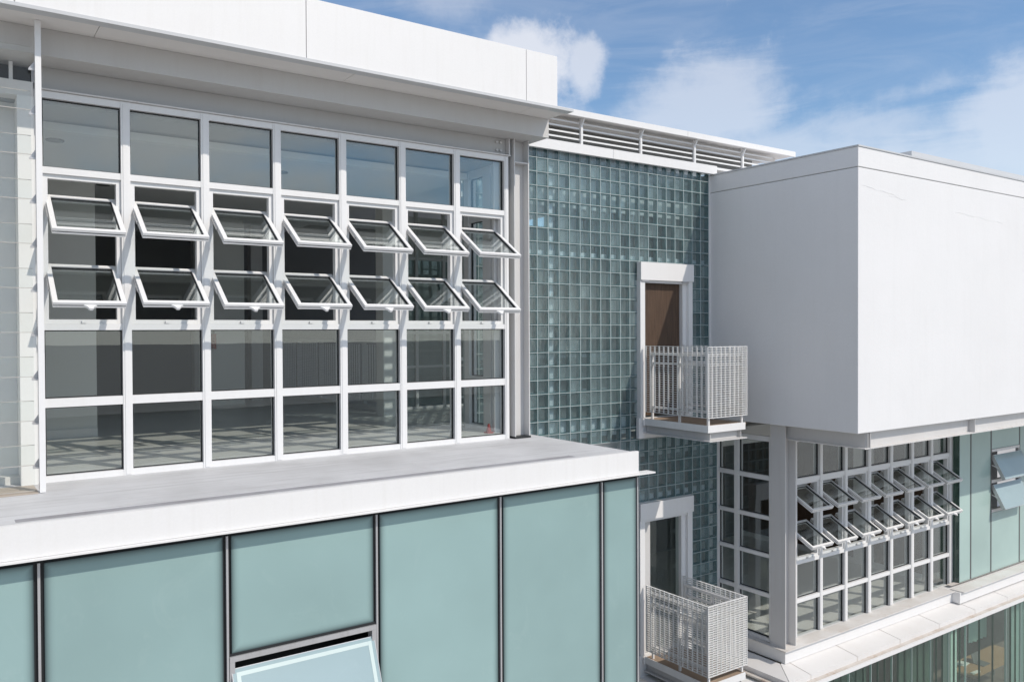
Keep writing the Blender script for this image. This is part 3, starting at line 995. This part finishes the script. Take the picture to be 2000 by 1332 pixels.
# ------------------------------------------------------------------ overhanging white box
wb = thing('white_volume', 'big windowless white box storey overhanging the lower windows', 'building', (18, 9, -1.49))
XB, YB = 10.717, 6.775
box('wall_body', 'stucco', wb, XB, 34, YB, 14, -1.487, 2.292, bevel=0.008)
box('groove', 'igrey', wb, XB + 0.012, 33.9, YB + 0.012, 13.9, 2.2925, 2.3035)
box('upper_band', 'stucco', wb, XB, 34, YB, 14, 2.304, 2.585, bevel=0.006)
cpm = MB()
cpm.box(XB - 0.012, 34, YB - 0.012, YB + 0.2, 2.5855, 2.607)
cpm.box(XB - 0.012, XB + 0.2, YB + 0.2002, 14, 2.5855, 2.6068)
cpm.build('coping', 'cap', wb)
rb = thing('roof_plant_block', 'low pale grey raised block on the flat roof at the right edge', 'roof block', (22, 10, 2.6))
box('upstand', 'stucco', rb, 14.36, 33, 8.06, 13, 2.5855, 3.06)
box('upper_edge', 'cap', rb, 14.30, 33, 8.0, 13, 3.085, 3.172)
box('shadow_gap', 'igrey', rb, 14.42, 32.9, 8.1, 12.9, 3.0605, 3.0845)

def crack(pts, w):
    """raised ragged lips of a render crack on the sunlit front"""
    mb = MB()
    for (xa, za), (xb, zb) in zip(pts[:-1], pts[1:]):
        h = w * random.uniform(0.5, 1.3)
        mb.prism([(xa, YB - 0.0002, za - h), (xb, YB - 0.0002, zb - h), (xb, YB - 0.0002, zb + h), (xa, YB - 0.0002, za + h)], (0, -0.0022 * random.uniform(0.5, 1.4), 0))
    mb.build('render_crack', 'stucco', wb, kind='stuff')


def jag(x0, z0, x1, z1, n):
    return [(x0 + (x1 - x0) * k / n, z0 + (z1 - z0) * k / n + random.uniform(-0.012, 0.012)) for k in range(n + 1)]


crack(jag(10.78, 2.05, 11.75, 1.97, 14), 0.0016)
crack(jag(11.5, 1.95, 11.95, 1.93, 6), 0.004)
crack(jag(13.4, 1.86, 15.0, 1.80, 16), 0.0022)

# steel beams under the box
sb = thing('steel_beam', 'shaded steel I beam under the left side of the white box', 'beam', (10.95, 7.4, -1.73))
box('web', 'steel', sb, 10.99, 11.002, 6.83, 8.4, -1.715, -1.4875)
box('bottom_flange', 'steelrust', sb, 10.93, 11.06, 6.80, 8.115, -1.731, -1.7155)
sr = thing('steel_beam', 'rust spotted steel I beam under the sunlit front of the white box', 'beam', (20, 6.85, -1.73))
box('web', 'steel', sr, 11.075, 33, 6.90, 6.912, -1.715, -1.4875)
box('bottom_flange', 'steelrust', sr, 11.061, 33, 6.795, 6.97, -1.7305, -1.7155)
box('end_stiffener', 'steel', sr, 11.0025, 11.012, 6.80, 6.94, -1.7154, -1.4876)
box('end_plate', 'steel', sr, 11.065, 11.0745, 6.80, 6.94, -1.7153, -1.4877)
box('stiffener', 'steel', sr, 14.1, 14.112, 6.80, 6.899, -1.7153, -1.4877)
box('stiffener', 'steel', sr, 17.1, 17.112, 6.80, 6.899, -1.7153, -1.4877)

# corner column of the lower storey
cc_ = thing('steel_column', 'white steel H column at the corner of the lower storey windows', 'column', (11.0, 8.26, -5.03))
box('flange', 'steel', cc_, 10.88, 10.895, 8.118, 8.40, -5.03, -1.4876)
box('flange', 'steel', cc_, 11.135, 11.15, 8.118, 8.40, -5.03, -1.7316)
box('web', 'steel', cc_, 10.8955, 11.1345, 8.26, 8.274, -5.03, -1.7316)
box('filler_plate', 'steel', cc_, 11.1505, 11.418, 8.37, 8.385, -5.03, -1.7316)
for k in range(6):
    MB().tube((11.04, 8.259, -4.6 + 0.55 * k), (11.04, 8.25, -4.6 + 0.55 * k), 0.009, 8).build('rivet', 'gutter', cc_)

# ------------------------------------------------------------------ curb, ledge and gutter of the lower storey
cu = thing('window_curb', 'pale curb running under the lower storey windows and round the corner column', 'curb', (13, 8.2, -5.24))
cb = MB()
cb.prism([(10.85, 8.1, -5.0365), (10.85, 9.49, -5.0365), (11.2, 9.49, -5.0365), (11.2, 8.45, -5.0365), (15.93, 8.45, -5.0365), (15.93, 8.1, -5.0365)], (0, 0, -0.2))
cb.build('curb_block', 'fascia', cu)
MB().prism([(10.80, 8.05, -5.020), (10.80, 9.49, -5.020), (10.925, 9.49, -5.020), (10.925, 8.32, -5.020), (15.93, 8.32, -5.020), (15.93, 8.05, -5.020)], (0, 0, -0.016)).build('curb_flange', 'curbtop', cu)
box('curb_block', 'fascia', cu, 15.931, 33, 7.95, 8.45, -5.235, -5.03)
box('curb_flange', 'curbtop', cu, 15.99, 33, 7.90, 8.16, -5.0295, -5.0125)
le = thing('roof_ledge', 'sloping ledge of pale panels with brown joints below the lower storey curb', 'ledge', (14, 7.9, -5.4))
JX = [10.97, 12.20, 13.46, 14.74, 16.03, 17.31, 18.6, 19.9, 21.2]
prev = None


def ledge_panel(xa0, xa1, xb0, xb1):
    """front run panel: inner edge xa0..xa1 at Y 8.12, outer edge xb0..xb1 at Y 7.72, with the outer drop"""
    zi, zo, yd = -5.237, -5.305, 7.72
    mb = MB()
    v = [(xa0, 8.15, zi), (xa1, 8.15, zi), (xb1, yd, zo), (xb0, yd, zo),
         (xb1, yd, zo - 0.075), (xb0, yd, zo - 0.075), (xa1, 8.15, zo - 0.075), (xa0, 8.15, zo - 0.075)]
    mb.v = v
    mb.f = [(3, 2, 1, 0), (5, 4, 2, 3), (7, 6, 4, 5), (0, 1, 6, 7), (0, 7, 5, 3), (1, 2, 4, 6)]
    mb.mi = [0] * 6
    mb.build('ledge_panel', 'ledge', le)


ledge_panel(10.805, JX[0] - 0.009, 10.455, JX[0] - 0.009)
for a, b in zip(JX[:-1], JX[1:]):
    ledge_panel(a + 0.009, b - 0.009, a + 0.009, b - 0.009)
# left run, along the shaded side
for ya, yb, yo in ((8.16, 9.0, 7.73), (9.01, 9.40, 9.01)):
    zi, zo = -5.237, -5.305
    mb = MB()
    mb.v = [(10.80, ya, zi), (10.80, yb, zi), (10.45, yb, zo), (10.45, yo, zo), (10.45, yb, zo - 0.075), (10.45, yo, zo - 0.075), (10.80, yb, zo - 0.075), (10.80, ya, zo - 0.075)]
    mb.f = [(0, 1, 2, 3), (3, 2, 4, 5), (5, 4, 6, 7), (7, 6, 1, 0), (0, 3, 5, 7), (1, 6, 4, 2)]
    mb.mi = [0] * 6
    mb.build('ledge_panel', 'ledge', le)
box('joint_bed', 'gutter', le, 10.46, 21.2, 7.75, 8.12, -5.42, -5.3805)
for x in JX[:-1]:
    MB().prism([(x - 0.0088, 7.722, -5.375), (x - 0.0088, 7.722, -5.311), (x - 0.0088, 8.14, -5.244), (x - 0.0088, 8.14, -5.375)], (0.0176, 0, 0)).build('joint_filler', 'gutter', le)
gt = thing('gutter', 'dirty rust stained gutter edge along the foot of the pale ledge', 'gutter', (14, 7.66, -5.44))
MB().box(10.4, 21.2, 7.625, 7.745, -5.41, -5.382).build('gutter_bed', 'gutter', gt)
MB().box(10.4, 21.2, 7.595, 7.6245, -5.43, -5.372).build('gutter_lip', 'fascia', gt)
box('side_gutter', 'gutter', gt, 10.36, 10.449, 7.746, 9.4, -5.41, -5.382)

# ------------------------------------------------------------------ frosted glass bay at the right
fr_ = thing('glass_facade', 'pale green frosted glass bay at the right edge with two small open windows', 'facade', (17.5, 8.1, -4.98))
YF = 8.20
JF = [16.40, 16.846, 17.673, 18.918, 20.2, 21.5]
box('return_pane', 'stripglass', fr_, 16.405, 16.413, YF + 0.02, 8.62, -4.985, -1.75)
box('return_bar', 'white', fr_, 16.40, 16.425, 8.33, 8.35, -4.985, -1.75)
for i, x in enumerate(JF):
    if i:
        MB().box(x - 0.016, x + 0.016, YF - 0.004, YF + 0.05, -4.985, -1.74).build('mullion_gasket', 'fitting', fr_)
for i in range(len(JF) - 1):
    a, b = JF[i] + (0.017 if i else 0.0), JF[i + 1] - 0.017
    if i == 2:
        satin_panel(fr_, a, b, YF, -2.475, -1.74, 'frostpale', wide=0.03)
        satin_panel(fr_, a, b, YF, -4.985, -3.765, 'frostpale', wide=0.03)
        f2 = MB()
        f2.box(a, b, YF - 0.008, YF + 0.07, -2.525, -2.4755)
        f2.box(a, b, YF - 0.008, YF + 0.07, -3.7645, -3.705)
        f2.box(a, b, YF - 0.006, YF + 0.07, -3.165, -3.10)
        f2.box(b - 0.035, b, YF - 0.004, YF + 0.06, -3.70, -2.5255)
        f2.build('opening_frame', 'steelrust', fr_)
        ms = MB().box(-0.602, 0.602, -0.03, 0.0, -0.51, 0)
        proto = None
        for zt in (-2.605, -3.215):
            if proto is None:
                s = bpy.data.objects.new('window_sash', ms.mesh('window_sash', ['frostsash'], (0, 0, 0)))
                col.objects.link(s)
                s.parent = fr_
                WL[s.name] = Vector()
                for nm, mb2, mm in (('sash_frame', MB().ring(-0.609, 0.609, -0.517, 0.007, 0.0065, -0.033, 0.035), 'alu'),
                                    ('stay_arm', MB().prism([(-0.617, 0.0, -0.25), (-0.617, 0.0, -0.27), (-0.617, 0.2, -0.06), (-0.617, 0.2, -0.04)], (0.007, 0, 0)), 'white')):
                    o = bpy.data.objects.new(nm, mb2.mesh(nm, [mm], (0, 0, 0)))
                    col.objects.link(o)
                    o.parent = s
                    WL[o.name] = Vector()
                proto = s
            else:
                s = copy_tree(proto, fr_)
            s.location = Vector(((a + b) / 2 + 0.02, YF - 0.002, zt + Z0)) - WL[fr_.name]
            s.rotation_euler = (rad(-27), 0, 0)
    else:
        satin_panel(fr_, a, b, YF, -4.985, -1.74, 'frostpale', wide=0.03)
box('base_rail', 'gutter', fr_, 16.10, 21, YF - 0.01, YF + 0.10, -4.984, -4.9855)
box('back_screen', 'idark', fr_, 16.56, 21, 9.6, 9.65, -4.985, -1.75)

box('inner_panel', 'frostpale', fr_, 16.70, 16.72, YF + 0.10, 9.1, -4.985, -1.76)

# ------------------------------------------------------------------ ground floor office behind vertical glass strips
og = thing('glass_facade', 'tall clear glass strips with green edges below the ledge at bottom right', 'facade', (14, 7.7, -9))
x = 10.45
k = 0
while x < 20.5:
    w = 0.52 if 15.4 < x < 17.0 else 0.205
    box('glass_strip', 'stripglass', og, x, x + w - 0.008, 7.66, 7.675, -9, -5.411)
    box('strip_edge', 'frostrim' if k % 3 == 0 else 'curtain', og, x + w - 0.0075, x + w - 0.0005, 7.657, 7.69, -9, -5.411)
    x += w
    k += 1
box('post', 'white', og, 15.20, 15.42, 7.75, 7.90, -9, -5.43)
box('post', 'white', og, 17.40, 17.45, 7.72, 7.80, -9, -5.43)


def curtain(name, mat, x0, x1, y, z0, z1, amp, label, pitch=0.13):
    mb = MB()
    n = int((x1 - x0) / (pitch / 4))
    for k in range(n + 1):
        xx = x0 + (x1 - x0) * k / n
        yy = y + amp * math.sin(k * math.pi / 2) + 0.35 * amp * math.sin(k * 0.61)
        mb.v += [(xx, yy, z0), (xx, yy, z1)]
    for k in range(n):
        mb.f.append((2 * k, 2 * k + 2, 2 * k + 3, 2 * k + 1))
        mb.mi.append(0)
    o = mb.build(name, mat, None, label=label, cat='curtain')
    sd = o.modifiers.new('thickness', 'SOLIDIFY')
    sd.thickness = 0.004
    return o


curtain('curtain', 'curtain', 10.6, 12.95, 8.05, -8.77, -5.63, 0.03, 'dark green grey curtain behind the glass strips, bottom centre right')
curtain('curtain', 'curtain', 13.95, 15.15, 8.05, -8.77, -5.63, 0.03, 'grey curtain left of the white post beside the office desk')
curtain('curtain', 'curtainw', 17.85, 20.4, 7.95, -8.77, -5.63, 0.03, 'pale white curtain behind the glass strips at the bottom right corner')
curtain('curtain', 'curtainw', 17.3, 17.95, 8.45, -6.45, -5.63, 0.03, 'short pale blind hanging at the back of the office above the desk')

dk = thing('desk', 'light oak desk in the ground floor office at bottom right', 'desk', (20.7, 9.8, -8.78))
box('desk_top', 'desk', dk, 19.5, 22.0, 9.42, 10.15, -8.07, -8.04)
for xx in (19.56, 21.93):
    for yy in (9.47, 10.1):
        box('leg', 'fitting', dk, xx - 0.02, xx + 0.02, yy - 0.02, yy + 0.02, -8.779, -8.071)
ch = thing('office_chair', 'pale moulded chair pulled up to the oak desk', 'chair', (19.75, 9.0, -8.78))
cs = MB()
for k in range(13):
    a = math.pi * (1.05 + 0.9 * k / 12)
    cs.v += [(19.75 + 0.27 * math.cos(a), 9.03 + 0.25 * math.sin(a), -8.33), (19.75 + 0.31 * math.cos(a), 8.98 + 0.31 * math.sin(a), -7.98)]
for k in range(12):
    cs.f.append((2 * k, 2 * k + 2, 2 * k + 3, 2 * k + 1))
    cs.mi.append(0)
so = cs.build('backrest', 'curtainw', ch)
so.modifiers.new('thickness', 'SOLIDIFY').thickness = 0.015
MB().prism([(19.75 + 0.26 * math.cos(a), 9.05 + 0.25 * math.sin(a), -8.36) for a in [2 * math.pi * k / 14 for k in range(14)]], (0, 0, 0.03)).build('seat', 'curtainw', ch)
for k in range(4):
    a = math.pi / 4 + k * math.pi / 2
    MB().tube((19.75 + 0.12 * math.cos(a), 9.05 + 0.12 * math.sin(a), -8.361), (19.75 + 0.22 * math.cos(a), 9.05 + 0.22 * math.sin(a), -8.778), 0.014, 6).build('leg', 'fitting', ch)
lap = thing('laptop', 'small dark laptop standing open on the oak desk', 'laptop', (20.5, 9.75, -8.04))
box('keyboard', 'fitting', lap, 20.35, 20.68, 9.6, 9.83, -8.039, -8.025)
MB().prism([(20.35, 9.831, -8.03), (20.35, 9.845, -8.03), (20.35, 9.90, -7.83), (20.35, 9.886, -7.83)], (0.33, 0, 0)).build('screen', 'fitting', lap)
pp = MB()
pp.prism([(20.0, 9.85, -8.0395), (20.3, 9.9, -8.0395), (20.25, 10.12, -8.0395), (19.95, 10.07, -8.0395)], (0, 0, 0.012))
pp.build('paper_stack', 'paper', None, label='stack of white paper at the far left corner of the oak desk', cat='paper')
pp = MB()
pp.prism([(19.7, 9.52, -8.0395), (20.0, 9.50, -8.0395), (20.01, 9.58, -8.0395), (19.71, 9.60, -8.0395)], (0, 0, 0.02))
pp.build('binder', 'paper', None, label='white binder lying along the near edge of the oak desk', cat='binder')

# ------------------------------------------------------------------ inside the upper room
box('interior_pier', 'iwall', None, -0.6, 1.66, 11.55, 11.8, -1.309, 2.029, label='broad white pier inside the room behind the leftmost panes', cat='pier')
box('skirting', 'white', None, -0.6, 1.66, 11.52, 11.549, -1.309, -1.20, label='white skirting board at the foot of the broad interior pier', cat='skirting')
box('interior_column', 'iwall', None, 5.60, 5.84, 11.45, 11.70, -1.309, 2.029, label='square white column inside the room beside the end of the grating balustrade', cat='column')
bl = thing('balustrade', 'white grating balustrade inside the upper room running back to the interior column', 'balustrade', (5.9, 14.5, -1.31))
for a, b in ((12.1, 12.85), (13.0, 13.75), (13.9, 14.75), (14.9, 15.9), (16.05, 17.4)):
    grating('x', 5.90, a, b, -1.15, -0.22).build('grating_panel', 'white', bl, kind='stuff')
for y in (12.0, 12.92, 13.82, 14.82, 15.97, 17.5):
    box('post', 'white', bl, 5.93, 5.99, y - 0.03, y + 0.03, -1.309, -0.2)
box('hand_rail', 'white', bl, 5.92, 5.99, 11.96, 17.53, -0.1985, -0.16)
box('kerb', 'white', bl, 5.86, 6.02, 11.96, 17.53, -1.3095, -1.23)
for i, (xx, lab) in enumerate(((3.9, 'left'), (4.95, 'right'))):
    box('interior_column', 'steel', None, xx, xx + 0.22, 15.8, 16.0, -1.309, 2.029, label='slim grey column deep inside the upper room, %s of the pair' % lab, cat='column')
ext = thing('fire_extinguisher', 'red fire extinguisher hung inside the upper room in the third pane', 'fire extinguisher', (4.03, 15.0, 0.0))
box('back_plate', 'iwall', ext, 3.93, 4.6, 15.08, 15.12, -1.309, 2.029)
MB().tube((4.03, 15.0, -0.30), (4.03, 15.0, -0.03), 0.045, 12).build('cylinder', 'red', ext)
MB().tube((4.03, 15.0, -0.0295), (4.03, 15.0, 0.03), 0.02, 8).build('valve', 'fitting', ext)
cone = MB()
n = 14
cone.v = [(5.79 + 0.012 * math.cos(2 * math.pi * k / n), 8.82 + 0.012 * math.sin(2 * math.pi * k / n), -1.19) for k in range(n)] + \
         [(5.79 + 0.035 * math.cos(2 * math.pi * k / n), 8.82 + 0.035 * math.sin(2 * math.pi * k / n), -1.29) for k in range(n)]
cone.f = [tuple(range(n))] + [(k, n + k, n + (k + 1) % n, (k + 1) % n) for k in range(n)]
cone.mi = [0] * (n + 1)
ct = thing('traffic_cone', 'small red cone on the floor just inside the bottom right pane', 'cone', (5.79, 8.82, -1.31))
cone.build('cone_body', 'red', ct)
box('cone_base', 'red', ct, 5.745, 5.835, 8.775, 8.865, -1.309, -1.2905)
for i, (xx, yy, lab) in enumerate(((1.05, 9.9, 'first'), (3.62, 10.3, 'third'), (1.9, 12.5, 'second'))):
    MB().prism([(xx + 0.09 * math.cos(2 * math.pi * k / 12), yy + 0.09 * math.sin(2 * math.pi * k / 12), 2.0295) for k in range(12)], (0, 0, -0.012)).build(
        'ceiling_light', 'fitting', None, label='flat round ceiling fitting seen through the %s pane from the left' % lab, cat='ceiling light')
dg = thing('interior_glazing', 'dark gridded interior glazing standing behind the sixth column of panes', 'glazing', (7.4, 12.4, -1.31))
for xx in (6.30, 6.62, 7.15, 7.68, 8.2):
    box('mullion', 'steel', dg, xx, xx + 0.05, 12.3, 12.36, -1.31, 2.02)
for zz in (-1.31, -0.62, -0.05, 0.45, 1.2):
    box('cross_rail', 'steel', dg, 6.30, 8.25, 12.306, 12.354, zz, zz + 0.04)
box('pane', 'greenglass', dg, 6.31, 8.24, 12.325, 12.333, -1.30, 1.19)

# ------------------------------------------------------------------ inside the lower corner room
for a, b, m, lab in ((8.47, 8.95, 'igrey', 'grey end of the side wall nearest the windows inside the lower corner room'),
                     (10.02, 10.48, 'iwall', 'pale pillar carrying a black wall box inside the lower corner room')):
    box('side_wall', m, None, 16.40 if m == 'iwall' else 16.43, 16.55, a, b, -5.109, -2.06, label=lab, cat='wall')
for a, b, lab in ((8.952, 10.018, 'brown wood panelling between the pale pillar and the lower windows'),
                  (10.482, 13.59, 'brown wood panelling receding behind the pale pillar in the lower room')):
    box('wood_panelling', 'wood', None, 16.44, 16.54, a, b, -5.109, -2.06, label=lab, cat='panelling')
box('skirting', 'paper', None, 16.405, 16.428, 8.952, 10.015, -5.109, -4.99, label='white skirting below the wood panelling near the lower windows', cat='skirting')
box('skirting', 'paper', None, 16.405, 16.438, 10.485, 13.58, -5.109, -4.99, label='white skirting below the wood panelling behind the pale pillar', cat='skirting')
box('wall_box', 'black', None, 16.36, 16.399, 10.14, 10.36, -4.62, -4.47, label='black box fixed to the pale pillar behind the lower windows', cat='wall box')
